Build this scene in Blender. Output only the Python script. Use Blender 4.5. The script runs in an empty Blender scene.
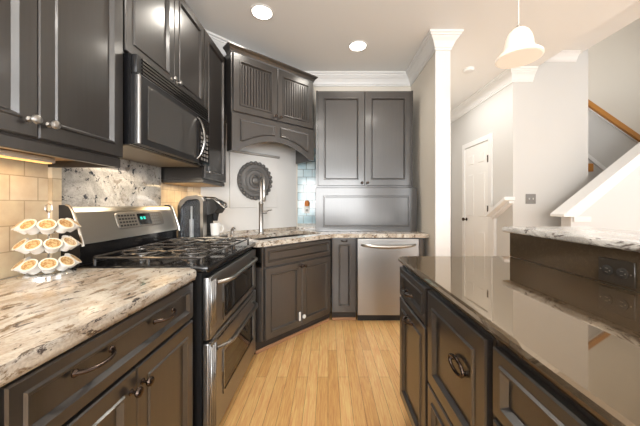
import bpy, bmesh, math, random
from mathutils import Vector, Matrix
random.seed(7)
PI = math.pi
S = bpy.context.scene
C = S.collection

# ---------------------------------------------------------------- camera, world, lights, exposure
CZ = 1.21
cam_d = bpy.data.cameras.new('camera'); cam = bpy.data.objects.new('camera', cam_d); C.objects.link(cam)
cam.location = (0, 0, CZ); cam.rotation_euler = (PI/2, 0, 0)
cam_d.sensor_fit = 'HORIZONTAL'; cam_d.sensor_width = 36.0
cam_d.lens = 270.0/640.0*36.0
cam_d.shift_x = -8/640.0; cam_d.shift_y = -8/640.0
cam_d.clip_start = 0.02
S.camera = cam

w = bpy.data.worlds.new('daylight'); S.world = w; w.use_nodes = True
w.node_tree.nodes['Background'].inputs[0].default_value = (0.95, 0.98, 1.0, 1)
w.node_tree.nodes['Background'].inputs[1].default_value = 2.2

S.view_settings.view_transform = 'Standard'; S.view_settings.look = 'None'
S.view_settings.gamma = 1.0; S.view_settings.use_curve_mapping = False
S.view_settings.exposure = 0.15
S.cycles.max_bounces = 8; S.cycles.diffuse_bounces = 5; S.cycles.glossy_bounces = 4
S.cycles.transmission_bounces = 6; S.cycles.sample_clamp_indirect = 6.0
S.cycles.use_denoising = True

def area(name, loc, rot, sx, sy, power, col=(1, 1, 1), spread=PI):
    d = bpy.data.lights.new(name, 'AREA'); d.shape = 'RECTANGLE'; d.size = sx; d.size_y = sy
    d.energy = power; d.color = col; d.spread = spread
    o = bpy.data.objects.new(name, d); C.objects.link(o); o.location = loc; o.rotation_euler = rot
    return o
# daylight through the windows behind and to the right of the viewpoint
area('window_daylight_rear', (0.1, -2.88, 1.55), (PI/2+.75, 0, 0), 2.2, 1.7, 175, (0.98, 0.985, 0.98))
area('window_daylight_rear_right', (3.6, -2.88, 1.5), (PI/2+.6, 0, 0), 2.4, 1.8, 54, (0.98, 0.985, 0.99))
area('window_daylight_side', (5.5, 0.4, 1.6), (0, PI/2+.6, 0), 1.8, 3.0, 27, (0.97, 0.98, 1.0))
area('stairwell_area_light', (4.4, 3.2, 4.6), (0, 0, 0), 1.6, 1.4, 16, (1, 0.98, 0.95))  # unseen area light below the closed stairwell ceiling, no skylight opening there
area('hall_fill_light', (1.65, 3.6, 2.8), (0, 0, 0), 0.7, 1.4, 14, (1, 0.98, 0.95))  # fill light added near the ceiling to brighten the hall, no fixture

# ---------------------------------------------------------------- node helpers and materials
def mat(name, col=(.5, .5, .5), rough=.5, metal=0.0, **kw):
    m = bpy.data.materials.new(name); m.use_nodes = True
    b = m.node_tree.nodes['Principled BSDF']
    b.inputs['Base Color'].default_value = (*col, 1); b.inputs['Roughness'].default_value = rough
    b.inputs['Metallic'].default_value = metal
    for k, v in kw.items():
        b.inputs[k.replace('_', ' ')].default_value = v
    return m
def N(m, t, **kw):
    n = m.node_tree.nodes.new(t)
    for k, v in kw.items(): setattr(n, k, v)
    return n
def L(m, a, b): m.node_tree.links.new(a, b)
def coords(m, scale=(1, 1, 1), rot=(0, 0, 0), kind='Object'):
    tc = N(m, 'ShaderNodeTexCoord'); mp = N(m, 'ShaderNodeMapping')
    mp.inputs['Scale'].default_value = scale; mp.inputs['Rotation'].default_value = rot
    L(m, tc.outputs[kind], mp.inputs[0]); return mp.outputs[0]
def noise(m, vec, scale, detail=4, rough=.55, dist=0):
    n = N(m, 'ShaderNodeTexNoise'); n.inputs['Scale'].default_value = scale; n.inputs['Detail'].default_value = detail
    n.inputs['Roughness'].default_value = rough; n.inputs['Distortion'].default_value = dist
    L(m, vec, n.inputs['Vector']); return n.outputs['Fac']
def ramp(m, fac, stops, interp='LINEAR'):
    r = N(m, 'ShaderNodeValToRGB'); e = r.color_ramp.elements; r.color_ramp.interpolation = interp
    while len(e) > 2: e.remove(e[-1])
    for i, (p, c) in enumerate(stops):
        if i < 2: el = e[i]; el.position = p
        else: el = e.new(p)
        el.color = (*c, 1) if len(c) == 3 else c
    L(m, fac, r.inputs[0]); return r.outputs[0]
def mix(m, fac, a, b, mode='MIX'):
    n = N(m, 'ShaderNodeMix', data_type='RGBA', blend_type=mode)
    for sock, v in ((n.inputs[0], fac), (n.inputs[6], a), (n.inputs[7], b)):
        if hasattr(v, 'links'): L(m, v, sock)
        elif isinstance(v, (int, float)): sock.default_value = v
        else: sock.default_value = (*v, 1)
    return n.outputs[2]
def bsdf(m): return m.node_tree.nodes['Principled BSDF']
def bump(m, h, strength=.2, dist=.01):
    b = N(m, 'ShaderNodeBump'); b.inputs['Strength'].default_value = strength; b.inputs['Distance'].default_value = dist
    L(m, h, b.inputs['Height']); L(m, b.outputs[0], bsdf(m).inputs['Normal'])

# espresso cabinet finish: faint vertical streaks
def cabinet_mat(name, c0, c1, rough):
    m = mat(name, c0, rough, 0.0, IOR=1.7, Coat_Weight=.35, Coat_Roughness=.14, Coat_IOR=1.7)
    v = coords(m, (40, 40, 1.5)); n = noise(m, v, 3.0, 3)
    L(m, ramp(m, n, [(.3, c0), (.7, c1)]), bsdf(m).inputs['Base Color'])
    return m
M = {}
M['cab'] = cabinet_mat('espresso_cabinet', (.022, .019, .0175), (.029, .0255, .0235), .30)
M['cab_in'] = mat('cabinet_interior_dark', (.03, .023, .019), .5)
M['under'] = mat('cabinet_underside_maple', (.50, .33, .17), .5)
M['steel'] = mat('brushed_steel', (.36, .36, .362), .26, 1.0)
m = M['steel']; v = coords(m, (1.5, 1.5, 200)); n = noise(m, v, 4, 3)
L(m, ramp(m, n, [(.3, (.34,)*3), (.7, (.40,)*3)]), bsdf(m).inputs['Roughness'])
M['steel_v'] = mat('brushed_steel_front', (.42, .415, .41), .3, 1.0)
m = M['steel_v']; v = coords(m, (60, 60, 1.2)); n = noise(m, v, 3, 3)
L(m, ramp(m, n, [(.3, (.32,)*3), (.7, (.42,)*3)]), bsdf(m).inputs['Roughness'])
M['steel_w'] = mat('warm_lit_brushed_steel', (.62, .58, .52), .3, 1.0)  # warm reflected counter light is put into this steel colour
M['chrome'] = mat('polished_chrome', (.8, .8, .8), .08, 1.0)
M['nickel'] = mat('satin_nickel', (.42, .40, .375), .28, 1.0)
M['dark_chrome'] = mat('dark_chrome', (.16, .15, .14), .2, 1.0)
M['bronze'] = mat('dark_bronze', (.07, .05, .04), .25, .9)
M['black'] = mat('gloss_black_enamel', (.008, .008, .009), .12)
M['black_pl'] = mat('black_plastic', (.015, .015, .016), .35)
M['iron'] = mat('cast_iron', (.045, .040, .036), .2, 0, IOR=2.0)
M['oven_glass'] = mat('dark_oven_glass', (.012, .012, .012), .04, 0, IOR=1.5)
M['mw_glass'] = mat('microwave_window', (.07, .068, .065), .06, 0, IOR=1.6)
M['white_trim'] = mat('white_trim_paint', (.76, .755, .745), .35)
M['white_pl'] = mat('white_plastic', (.82, .82, .80), .35)
M['ceramic'] = mat('white_ceramic', (.82, .81, .79), .15)
M['plate_grey'] = mat('grey_switch_plate', (.22, .21, .20), .4)
M['orange'] = mat('orange_plastic', (.75, .25, .05), .3)
M['rail_wood'] = mat('honey_oak_rail', (.50, .21, .04), .3)
M['shoe'] = mat('oak_shoe_moulding', (.36, .19, .10), .35)
M['door_paint'] = mat('white_door_paint', (.82, .81, .79), .4)

def wall_mat(name, col):
    m = mat(name, col, .7); n = noise(m, coords(m), 90, 2); bump(m, n, .04, .002); return m
M['wall_k'] = wall_mat('warm_beige_wall_paint', (.74, .69, .61))
M['wall_g'] = wall_mat('light_grey_wall_paint', (.59, .58, .56))
M['wall_w'] = wall_mat('white_wall_paint', (.76, .755, .74))
M['ceil'] = wall_mat('ceiling_paint', (.84, .84, .83))
M['knee'] = wall_mat('white_knee_wall_paint', (.64, .64, .64))

def granite(name, base, patch, brown, dark, stretch, rot, rough=.1, t_patch=.5, t_brown=.58, t_dark=.62, sc=1.0):
    m = mat(name, base, rough, 0, IOR=1.55)
    v = coords(m, stretch, rot); v0 = coords(m)
    big = noise(m, v, 3.2*sc, 6, .62, 1.2)
    med = noise(m, v, 8.0*sc, 7, .68, .8)
    fl = noise(m, v, 13.0*sc, 8, .72, .5)
    grain = noise(m, v0, 140.0, 2)
    c = mix(m, ramp(m, big, [(t_patch-.08, (0,)*3), (t_patch+.12, (1,)*3)]), base, patch)
    c = mix(m, ramp(m, med, [(t_brown, (0,)*3), (t_brown+.07, (1,)*3)]), c, brown)
    c = mix(m, ramp(m, fl, [(t_dark, (0,)*3), (t_dark+.04, (1,)*3)]), c, dark)
    c = mix(m, .25, c, ramp(m, grain, [(.3, (.25,)*3), (.7, (.95,)*3)]), 'OVERLAY')
    L(m, c, bsdf(m).inputs['Base Color']); return m
M['granite'] = granite('cream_granite', (.66, .62, .55), (.42, .35, .28), (.20, .14, .09), (.06, .045, .04), (2.0, .95, 2.0), (0, 0, .6), .12, .46, .54, .575, 1.35)
M['granite_grey'] = granite('grey_white_granite', (.60, .58, .55), (.36, .35, .33), (.27, .24, .21), (.03, .035, .05), (1.5, 1.5, 1.5), (.3, .2, .6), .12, .46, .56, .575, 1.3)
M['granite_bar'] = granite('grey_veined_bar_granite', (.64, .62, .59), (.34, .32, .30), (.12, .10, .09), (.03, .03, .03), (2.2, 1.2, 3), (0, 0, .3), .10, .5, .57, .60)
m = M['dark_granite'] = mat('polished_dark_brown_granite', (.03, .022, .015), .03, 0, IOR=3.2, Specular_Tint=(1, .84, .64, 1))
v = coords(m); n1 = noise(m, v, 160, 3); n2 = noise(m, v, 45, 4, .7)
c = mix(m, ramp(m, n2, [(.5, (0,)*3), (.7, (1,)*3)]), (.060, .042, .026), (.085, .060, .037))
c = mix(m, ramp(m, n1, [(.6, (0,)*3), (.72, (1,)*3)]), c, (.11, .08, .05))
L(m, c, bsdf(m).inputs['Base Color'])
M['bar_face'] = M['dark_granite'].copy(); b = bsdf(M['bar_face']); b.inputs['IOR'].default_value = 1.6; b.inputs['Roughness'].default_value = .12

# oak strip floor: boards run along Y
m = M['floor'] = mat('honey_oak_strip_floor', (.6, .36, .17), .28, 0, IOR=1.5)
v = coords(m, (1, 1, 1), (0, 0, PI/2))
br = N(m, 'ShaderNodeTexBrick'); br.offset = .37; br.inputs['Scale'].default_value = 1.0
br.inputs['Brick Width'].default_value = .95; br.inputs['Row Height'].default_value = .072
br.inputs['Mortar Size'].default_value = .0012; br.inputs['Mortar Smooth'].default_value = .3; br.inputs['Bias'].default_value = 0
br.inputs['Color1'].default_value = (.66, .36, .13, 1); br.inputs['Color2'].default_value = (.80, .50, .21, 1)
br.inputs['Mortar'].default_value = (.22, .11, .04, 1); L(m, v, br.inputs['Vector'])
g = noise(m, coords(m, (26, 1.6, 1)), 4, 6, .6, .8)
c = mix(m, .55, br.outputs['Color'], ramp(m, g, [(.35, (.28,)*3), (.65, (.72,)*3)]), 'OVERLAY')
L(m, c, bsdf(m).inputs['Base Color'])

def tile_mat(name, c1, c2, mortar, tw, th, rough=.35, rot=(0, 0, 0), offset=.5, msize=.0025):
    m = mat(name, c1, rough); v = coords(m, (1, 1, 1), rot)
    br = N(m, 'ShaderNodeTexBrick'); br.offset = offset; br.inputs['Scale'].default_value = 1.0
    br.inputs['Brick Width'].default_value = tw; br.inputs['Row Height'].default_value = th
    br.inputs['Mortar Size'].default_value = msize; br.inputs['Mortar Smooth'].default_value = .2
    br.inputs['Color1'].default_value = (*c1, 1); br.inputs['Color2'].default_value = (*c2, 1)
    br.inputs['Mortar'].default_value = (*mortar, 1); L(m, v, br.inputs['Vector'])
    n = noise(m, v, 14, 4)
    c = mix(m, .35, br.outputs['Color'], ramp(m, n, [(.3, (.3,)*3), (.7, (.75,)*3)]), 'OVERLAY')
    L(m, c, bsdf(m).inputs['Base Color']); bump(m, br.outputs['Fac'], -.3, .003); return m
# local xy of the panel objects carries the tiles (panels are built lying, then stood up)
M['tile'] = tile_mat('tumbled_beige_tile', (.60, .49, .34), (.68, .57, .42), (.42, .33, .22), .108, .105, .4)
M['glass_tile'] = tile_mat('blue_glass_tile', (.42, .62, .70), (.66, .80, .85), (.22, .30, .33), .112, .098, .08, offset=.35, msize=.004)
M['mosaic'] = tile_mat('small_pearl_mosaic', (.62, .60, .54), (.40, .44, .42), (.30, .29, .26), .016, .016, .2, offset=.5, msize=.002)

def emit(name, col, s):
    m = mat(name, col, .4); b = bsdf(m); b.inputs['Emission Color'].default_value = (*col, 1); b.inputs['Emission Strength'].default_value = s; return m
M['lamp'] = emit('lit_downlight_lens', (1, .95, .86), 9)
M['strip'] = emit('lit_warm_strip', (1, .58, .18), 1.2)
M['clock'] = emit('teal_clock_digits', (.03, .62, .48), .9)
M['shade'] = mat('alabaster_glass_shade', (.86, .79, .70), .35, 0, Transmission_Weight=0.0)
b = bsdf(M['shade']); b.inputs['Emission Color'].default_value = (1, .84, .68, 1); b.inputs['Emission Strength'].default_value = .30
m = M['tank'] = mat('smoky_clear_plastic', (.72, .76, .82), .04, 0, IOR=1.2, Transmission_Weight=.95)
m = M['foil'] = mat('printed_pod_foil', (.8, .7, .5), .35)
v = coords(m); ng = N(m, 'ShaderNodeTexGradient', gradient_type='SPHERICAL')
mp = N(m, 'ShaderNodeMapping'); mp.inputs['Scale'].default_value = (42, 42, 0); L(m, v, mp.inputs[0]); L(m, mp.outputs[0], ng.inputs[0])
n = noise(m, v, 150, 3)
inner = mix(m, ramp(m, n, [(.42, (0,)*3), (.56, (1,)*3)]), (.36, .17, .05), (.60, .42, .20))
L(m, mix(m, ramp(m, ng.outputs[1], [(.10, (0,)*3), (.16, (1,)*3)]), (.86, .78, .62), inner), bsdf(m).inputs['Base Color'])

# ---------------------------------------------------------------- mesh helpers
class MB:
    def __init__(s): s.bm = bmesh.new()
    def _v(s, p): return s.bm.verts.new(p)
    def face(s, vs):
        try: return s.bm.faces.new(vs)
        except ValueError: return None
    def box(s, x0, x1, y0, y1, z0, z1, bev=0, seg=1):
        t = bmesh.new()
        bmesh.ops.create_cube(t, size=1, matrix=Matrix.Translation(((x0+x1)/2, (y0+y1)/2, (z0+z1)/2)) @ Matrix.Diagonal((abs(x1-x0), abs(y1-y0), abs(z1-z0), 1)))
        if bev: bmesh.ops.bevel(t, geom=t.edges[:], offset=bev, segments=seg, affect='EDGES', profile=.5)
        s.merge(t); return s
    def merge(s, t, mt=None):
        me = bpy.data.meshes.new('t'); t.to_mesh(me); t.free()
        if mt is not None: me.transform(mt)
        s.bm.from_mesh(me); bpy.data.meshes.remove(me)
    def rings(s, loops, cap0=True, cap1=True, close=False):
        vs = [[s._v(p) for p in lp] for lp in loops]; n = len(vs[0])
        for a, b in zip(vs, vs[1:]):
            for i in range(n): s.face((a[i], a[(i+1) % n], b[(i+1) % n], b[i]))
        if close:
            a, b = vs[-1], vs[0]
            for i in range(n): s.face((a[i], a[(i+1) % n], b[(i+1) % n], b[i]))
        else:
            if cap0: s.face(vs[0][::-1])
            if cap1: s.face(vs[-1])
        return s
    def lathe(s, prof, c=(0, 0, 0), axis=(0, 0, 1), n=24, cap=True):
        ax = Vector(axis).normalized(); q = Vector((0, 0, 1)).rotation_difference(ax); c = Vector(c)
        loops = [[c + q @ Vector((r*math.cos(2*PI*i/n), r*math.sin(2*PI*i/n), z)) for i in range(n)] for r, z in prof]
        return s.rings(loops, cap, cap)
    def tube(s, pts, r, n=8, closed=False):
        pts = [Vector(p) for p in pts]; k = len(pts); loops = []
        up = None
        for i, p in enumerate(pts):
            a = pts[i-1] if (i or closed) else p; b = pts[(i+1) % k] if (i < k-1 or closed) else p
            t = (b-a).normalized()
            if up is None:
                up = Vector((0, 0, 1)) if abs(t.z) < .9 else Vector((1, 0, 0))
            u = t.cross(up).normalized(); v2 = u.cross(t).normalized(); up = v2
            rr = r[i] if isinstance(r, (list, tuple)) else r
            loops.append([p + u*rr*math.cos(2*PI*j/n) + v2*rr*math.sin(2*PI*j/n) for j in range(n)])
        return s.rings(loops, close=closed)
    def cyl(s, a, b, r, n=16, r2=None):
        return s.tube([a, b], [r, r if r2 is None else r2], n)
    def prism(s, poly, z0, z1, bev=0, seg=2):
        t = bmesh.new(); a = [t.verts.new((x, y, z0)) for x, y in poly]; b_ = [t.verts.new((x, y, z1)) for x, y in poly]
        n = len(poly); t.faces.new(a[::-1]); t.faces.new(b_)
        hor = []
        for i in range(n): t.faces.new((a[i], a[(i+1) % n], b_[(i+1) % n], b_[i]))
        if bev:
            ed = [e for e in t.edges if abs(e.verts[0].co.z-e.verts[1].co.z) < 1e-6]
            bmesh.ops.bevel(t, geom=ed, offset=bev, segments=seg, affect='EDGES', profile=.5)
        s.merge(t); return s
    def prism_y(s, poly, y0, y1):        # polygon in xz, thickness in y
        return s.rings([[(x, y0, z) for x, z in poly], [(x, y1, z) for x, z in poly]])
    def sphere(s, c, r, sc=(1, 1, 1), n=14):
        t = bmesh.new(); bmesh.ops.create_uvsphere(t, u_segments=n, v_segments=max(6, n//2), radius=r)
        s.merge(t, Matrix.Translation(c) @ Matrix.Diagonal((*sc, 1))); return s
    def build(s, name, m, parent=None, loc=None, rz=None, rot=None, smooth=True):
        bmesh.ops.remove_doubles(s.bm, verts=s.bm.verts, dist=1e-6)
        bmesh.ops.recalc_face_normals(s.bm, faces=s.bm.faces)
        if smooth:
            for f in s.bm.faces: f.smooth = not (f.calc_area() > .003 and min(e.calc_length() for e in f.edges) > .018 or (len(f.verts) > 8 and f.calc_area() > .01))
            for e in s.bm.edges:
                if len(e.link_faces) == 2 and e.calc_face_angle(0) > math.radians(32): e.smooth = False
        me = bpy.data.meshes.new(name); s.bm.to_mesh(me); s.bm.free(); me.materials.append(m)
        o = bpy.data.objects.new(name, me); C.objects.link(o)
        if parent: o.parent = parent
        if loc is not None: o.location = loc
        if rz is not None: o.rotation_euler = (0, 0, rz)
        if rot is not None: o.rotation_euler = rot
        return o
def thing(name, label, cat, loc=(0, 0, 0), rz=0, group=None):
    o = bpy.data.objects.new(name, None); o.empty_display_size = .05; C.objects.link(o)
    o.location = loc; o.rotation_euler = (0, 0, rz); return tag(o, label, cat, group)
def tag(o, label, cat, group=None):
    o['label'] = label; o['category'] = cat
    if group: o['group'] = group
    return o
def struct(o): o['kind'] = 'structure'; return o
def rrect(x0, x1, y0, y1, r, k=5):
    out = []
    for cx, cy, a0 in ((x1-r, y0+r, -PI/2), (x1-r, y1-r, 0), (x0+r, y1-r, PI/2), (x0+r, y0+r, PI)):
        for i in range(k+1):
            a = a0 + PI/2*i/k; out.append((cx+r*math.cos(a), cy+r*math.sin(a)))
    return out
def offs(poly, d):     # inward offset of a counter-clockwise polygon
    n = len(poly); out = []
    for i in range(n):
        p0, p1, p2 = (Vector(poly[i-1]), Vector(poly[i]), Vector(poly[(i+1) % n]))
        e1 = (p1-p0).normalized(); e2 = (p2-p1).normalized()
        n1 = Vector((-e1.y, e1.x)); n2 = Vector((-e2.y, e2.x)); b_ = (n1+n2).normalized()
        k = d/max(.35, b_.dot(n1)); out.append(tuple(p1+b_*k))
    return out
def sweep(mb, path, prof, side=1):     # prof: (out, z); out is to the right of travel
    pts = [Vector(p) for p in path]; loops = []
    for i, p in enumerate(pts):
        d1 = (p-pts[i-1]).normalized() if i else None
        d2 = (pts[i+1]-p).normalized() if i < len(pts)-1 else None
        if d1 is None: d1 = d2
        if d2 is None: d2 = d1
        n1 = Vector((d1.y, -d1.x)); n2 = Vector((d2.y, -d2.x)); b_ = (n1+n2)
        b_ = b_.normalized() if b_.length > 1e-6 else n1
        k = 1/max(.25, b_.dot(n1))
        loops.append([(p.x+b_.x*k*o_*side, p.y+b_.y*k*o_*side, z) for o_, z in prof])
    mb.rings(loops); return mb

# ---------------------------------------------------------------- room shell
XW, YB, ZC = -1.31, 3.42, 2.86
DC0, DC1 = (-1.31, 2.51), (-.40, 3.42)
def wallbox(name, m, *b): return struct(MB().box(*b).build(name, m, smooth=False))
wallbox('floor', M['floor'], -1.6, 5.7, -3.1, 5.1, -.06, 0)
wallbox('wall_left', M['wall_w'], XW-.12, XW, -3.0, 2.6, 0, ZC)
struct(MB().prism([(DC0[0], DC0[1]), (DC1[0], DC1[1]), (DC1[0]-.09, DC1[1]+.09), (DC0[0]-.09, DC0[1]+.09)], 0, ZC).build('wall_corner', M['wall_w'], smooth=False))
wallbox('wall_back', M['wall_k'], -.5, 1.05, YB, YB+.12, 0, ZC)
wallbox('wall_return', M['wall_k'], 1.05, 1.18, 2.65, 4.95, 0, ZC)
struct(MB().box(1.045, 1.19, 2.625, 2.65, 0, ZC).build('trim_1', M['white_trim'], smooth=False))
wallbox('wall_hall_end', M['wall_g'], 1.05, 2.4, 4.95, 5.05, 0, ZC)
wallbox('wall_hall', M['wall_g'], 2.26, 2.38, 3.42, 4.95, 0, 3.06)
wallbox('wall_stair_front', M['wall_g'], 2.26, 3.18, 3.30, 3.42, 0, 4.8)
wallbox('wall_stair_back', M['wall_k'], 2.38, 5.6, 4.5, 4.6, 0, 4.8)
def holed_wall(name, m, x0, x1, y0, y1, z1, holes, along='x'):
    mb = MB(); hs = sorted(holes); a = x0 if along == 'x' else y0
    def bx(u0, u1, z0_, z1_):
        if along == 'x': mb.box(u0, u1, y0, y1, z0_, z1_)
        else: mb.box(x0, x1, u0, u1, z0_, z1_)
    for (u0, u1, q0, q1) in hs:
        bx(a, u0, 0, z1); bx(u0, u1, 0, q0); bx(u0, u1, q1, z1); a = u1
    bx(a, x1 if along == 'x' else y1, 0, z1)
    return struct(mb.build(name, m, smooth=False))
holed_wall('wall_rear', M['wall_g'], -1.43, 5.7, -3.1, -3.0, ZC, [(-1.0, 1.2, .7, 2.4), (2.4, 4.8, .6, 2.4)])
holed_wall('wall_right', M['wall_g'], 5.6, 5.7, -3.0, 4.6, 4.8, [(-1.1, 1.9, .7, 2.5)], 'y')
def window(name, x0, x1, y0, y1, z0, z1):
    mb = MB(); t = .05
    if y1-y0 < x1-x0:
        for a, b in ((x0, x0+t), ((x0+x1)/2-t/2, (x0+x1)/2+t/2), (x1-t, x1)): mb.box(a, b, y0, y1, z0, z1)
        for a, b in ((z0, z0+t), ((z0+z1)/2-.02, (z0+z1)/2+.02), (z1-t, z1)): mb.box(x0, x1, y0, y1, a, b)
    else:
        for a, b in ((y0, y0+t), ((y0+y1)/2-t/2, (y0+y1)/2+t/2), (y1-t, y1)): mb.box(x0, x1, a, b, z0, z1)
        for a, b in ((z0, z0+t), ((z0+z1)/2-.02, (z0+z1)/2+.02), (z1-t, z1)): mb.box(x0, x1, y0, y1, a, b)
    struct(mb.build(name, M['white_trim'], smooth=False))
window('window_1', -1.0, 1.2, -3.09, -3.04, .7, 2.4)
window('window_2', 2.4, 4.8, -3.09, -3.04, .6, 2.4)
window('window_3', 5.64, 5.69, -1.1, 1.9, .7, 2.5)
# ceilings: flat kitchen ceiling, a raised strip by the stairs, the stairwell lid
struct(MB().prism([(-1.43, -3.1), (5.7, -3.1), (5.7, 2.0), (2.5, 2.0), (2.5, 3.42), (2.38, 3.42), (2.38, 5.05), (-1.43, 5.05)], ZC, ZC+.2).build('ceiling', M['ceil'], smooth=False))
c2 = MB(); c2.box(2.5, 3.08, 2.0, 3.30, 3.06, 3.2); struct(c2.build('ceiling_stair_edge', M['ceil'], smooth=False))
c3 = MB(); c3.box(2.3, 5.7, 1.9, 4.7, 4.8, 4.9); struct(c3.build('ceiling_stairwell', M['ceil'], smooth=False))
wallbox('wall_stairwell_near', M['wall_g'], 2.5, 5.6, 1.9, 2.0, 3.06, 4.8)
wallbox('wall_stairwell_side', M['wall_g'], 2.96, 3.08, 2.0, 3.30, 3.2, 4.8)
CROWN = [(0, -.17), (.012, -.17), (.014, -.148), (.022, -.142), (.028, -.12), (.045, -.085), (.066, -.06), (.074, -.045), (.082, -.043), (.085, -.028), (.098, -.02), (.10, 0), (0, 0)]
def crown(name, path, z):
    mb = MB(); sweep(mb, path, [(a*.92, z+b_*.88) for a, b_ in CROWN]); return struct(mb.build(name, M['white_trim']))
crown('trim_2', [(XW, -3.0), DC0, DC1, (1.05, YB), (1.05, 2.625), (1.185, 2.625), (1.185, 4.95), (2.26, 4.95), (2.26, 3.30), (2.5, 3.30)], ZC)
mb = MB(); sweep(mb, [(2.5, 3.30), (3.03, 3.30)], [(a*.7, 3.06+b_*.6) for a, b_ in CROWN]); struct(mb.build('trim_3', M['white_trim']))
BASE = [(0, 0), (.016, 0), (.016, .10), (.008, .125), (0, .13)]
mb = MB(); sweep(mb, [(1.185, 2.66), (1.185, 4.95), (2.26, 4.95), (2.26, 4.62)], BASE); struct(mb.build('baseboard_hall', M['white_trim']))
struct(MB().box(2.13, 2.24, 4.93, 4.95, 0, 2.1).build('trim_4', M['white_trim'], smooth=False))

# wall tiles (panel local xy = along wall / height)
def panel(name, m, p, rz, wd, h, t=.008):
    o = MB().box(0, wd, 0, h, 0, t).build(name, m, smooth=False)
    o.matrix_world = Matrix.Translation(p) @ Matrix.Rotation(rz, 4, 'Z') @ Matrix.Rotation(PI/2, 4, 'X')
    return o
# rz is chosen so that the panel's local +z (its face) points into the room
struct(panel('wall_left_tile', M['tile'], (XW, -3.0, .914), PI/2, 5.5-.0, .50))
struct(panel('wall_corner_tile', M['tile'], (DC0[0], DC0[1], .914), PI/4, .118, .9))
struct(panel('wall_back_tile', M['glass_tile'], (-.385, YB, .975), 0, .25, .95))
struct(panel('wall_back_mosaic', M['mosaic'], (-.385, YB, .914), 0, .25, .061, .009))

# ---------------------------------------------------------------- cabinets
def front(mb, x0, x1, z0, z1, st=.055, bead=None, t=.02):
    """framed door or drawer face, front towards -y, flat recessed field with a raised bead"""
    def rc(i, y): return [(x0+i, y, z0+i), (x1-i, y, z0+i), (x1-i, y, z1-i), (x0+i, y, z1-i)]
    L_ = [rc(0, 0), rc(0, -t+.004), rc(.004, -t), (rc(st-.004, -t)), rc(st, -t-.006), rc(st+.006, -t-.006), rc(st+.016, -t+.009), rc(st+.022, -t+.009)]
    e = st+.022
    if bead:
        mb.rings(L_, True, False)
        a, b_ = x0+e, x1-e; nb = max(3, round((b_-a)/bead)); st_ = (b_-a)/nb
        yy = -t+.009; prof = []
        for i in range(nb):
            prof += [(a+i*st_, yy+.009), (a+i*st_+.005, yy), (a+(i+1)*st_-.005, yy)]
        prof.append((b_, yy+.009))
        lo = [mb._v((px, py, z0+e)) for px, py in prof]; hi = [mb._v((px, py, z1-e)) for px, py in prof]
        for i in range(len(prof)-1): mb.face((lo[i], lo[i+1], hi[i+1], hi[i]))
    else: mb.rings(L_)
    return mb
def knob(parent, x, z, m, t=.02, s=1.0):
    return MB().lathe([(.010*s, 0), (.010*s, .002), (.005*s, .006), (.005*s, .014*s), (.012*s, .019*s), (.0155*s, .025*s), (.0135*s, .031*s), (.007*s, .034*s)], (x, -t, z), (0, -1, 0), 16).build('knob', m, parent)
def pull(parent, x, z, m, wd=.10, t=.02):
    mb = MB(); pts = []
    for i in range(11):
        a = -1+2*i/10; pts.append((x+a*wd/2, -t-.004-.026*(1-abs(a)**3), z-.004*(1-a*a)))
    mb.tube(pts, [.0065 if abs(i-5) > 3 else .005 for i in range(11)], 8)
    for sx in (-1, 1): mb.lathe([(.010, 0), (.010, .003), (.006, .008)], (x+sx*wd/2, -t, z), (0, -1, 0), 12)
    return mb.build('pull_handle', m, parent)
def bail(parent, x, z, m, wd=.088, h=.044, t=.011):
    mb = MB(); pts = [(x+wd/2*math.cos(a), -t-.012-.008*math.sin(a)*0, z+h/2*math.sin(a)) for a in [2*PI*i/28 for i in range(28)]]
    mb.tube(pts, .0055, 8, closed=True)
    for sx in (-1, 1): mb.lathe([(.007, 0), (.007, .006), (.005, .014)], (x+sx*wd*.48, -t, z), (0, -1, 0), 12)
    return mb.build('bail_handle', m, parent)
def door(root, x0, x1, z0, z1, kn=None, km=None, st=.055, bead=None, name='door'):
    g = .0015
    o = front(MB(), x0+g, x1-g, z0+g, z1-g, st, bead).build(name, M['cab'], root)
    if kn: knob(o, kn[0], kn[1], km or M['nickel'])
    return o

# --- left wall cabinet above the counter
W1 = thing('wall_cabinet', 'tall espresso two-door wall cabinet at upper left, before the microwave', 'cabinet', (-.98, .516, 0), PI/2)
wd = 1.272-.516
MB().box(0, wd, .001, .321, 1.425, 2.6).box(0, wd, -.004, .02, 1.385, 1.425, .003).box(0, .018, .0, .321, 1.385, 1.425).box(wd-.018, wd, 0, .321, 1.385, 1.425).build('cabinet_body', M['cab'], W1, smooth=False)
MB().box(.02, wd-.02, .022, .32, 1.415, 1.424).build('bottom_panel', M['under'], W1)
dm = .381
door(W1, .003, dm, 1.43, 2.585, (dm-.03, 1.485)); door(W1, dm, wd-.003, 1.43, 2.585, (dm+.03, 1.485))
# --- cabinet above the microwave
W2 = thing('wall_cabinet', 'short espresso two-door wall cabinet directly above the black microwave', 'cabinet', (-.98, 1.276, 0), PI/2)
wd = 2.10-1.276
MB().box(0, wd, .001, .321, 1.935, 2.6).build('cabinet_body', M['cab'], W2, smooth=False)
door(W2, .003, wd/2, 1.945, 2.585, (wd/2-.03, 1.985)); door(W2, wd/2, wd-.003, 1.945, 2.585, (wd/2+.03, 1.985))
# --- end cabinet
W3 = thing('wall_cabinet', 'narrow espresso single-door wall cabinet between the microwave and the corner', 'cabinet', (-.98, 2.104, 0), PI/2)
wd = 2.545-2.104
MB().box(0, wd, .001, .321, 1.41, 2.6).box(-.0, wd, -.006, .321, 1.385, 1.41, .003).build('cabinet_body', M['cab'], W3, smooth=False)
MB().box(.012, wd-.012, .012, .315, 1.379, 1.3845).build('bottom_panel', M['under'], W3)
door(W3, .003, wd-.003, 1.42, 2.585, (.035, 1.47), st=.06)
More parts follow.
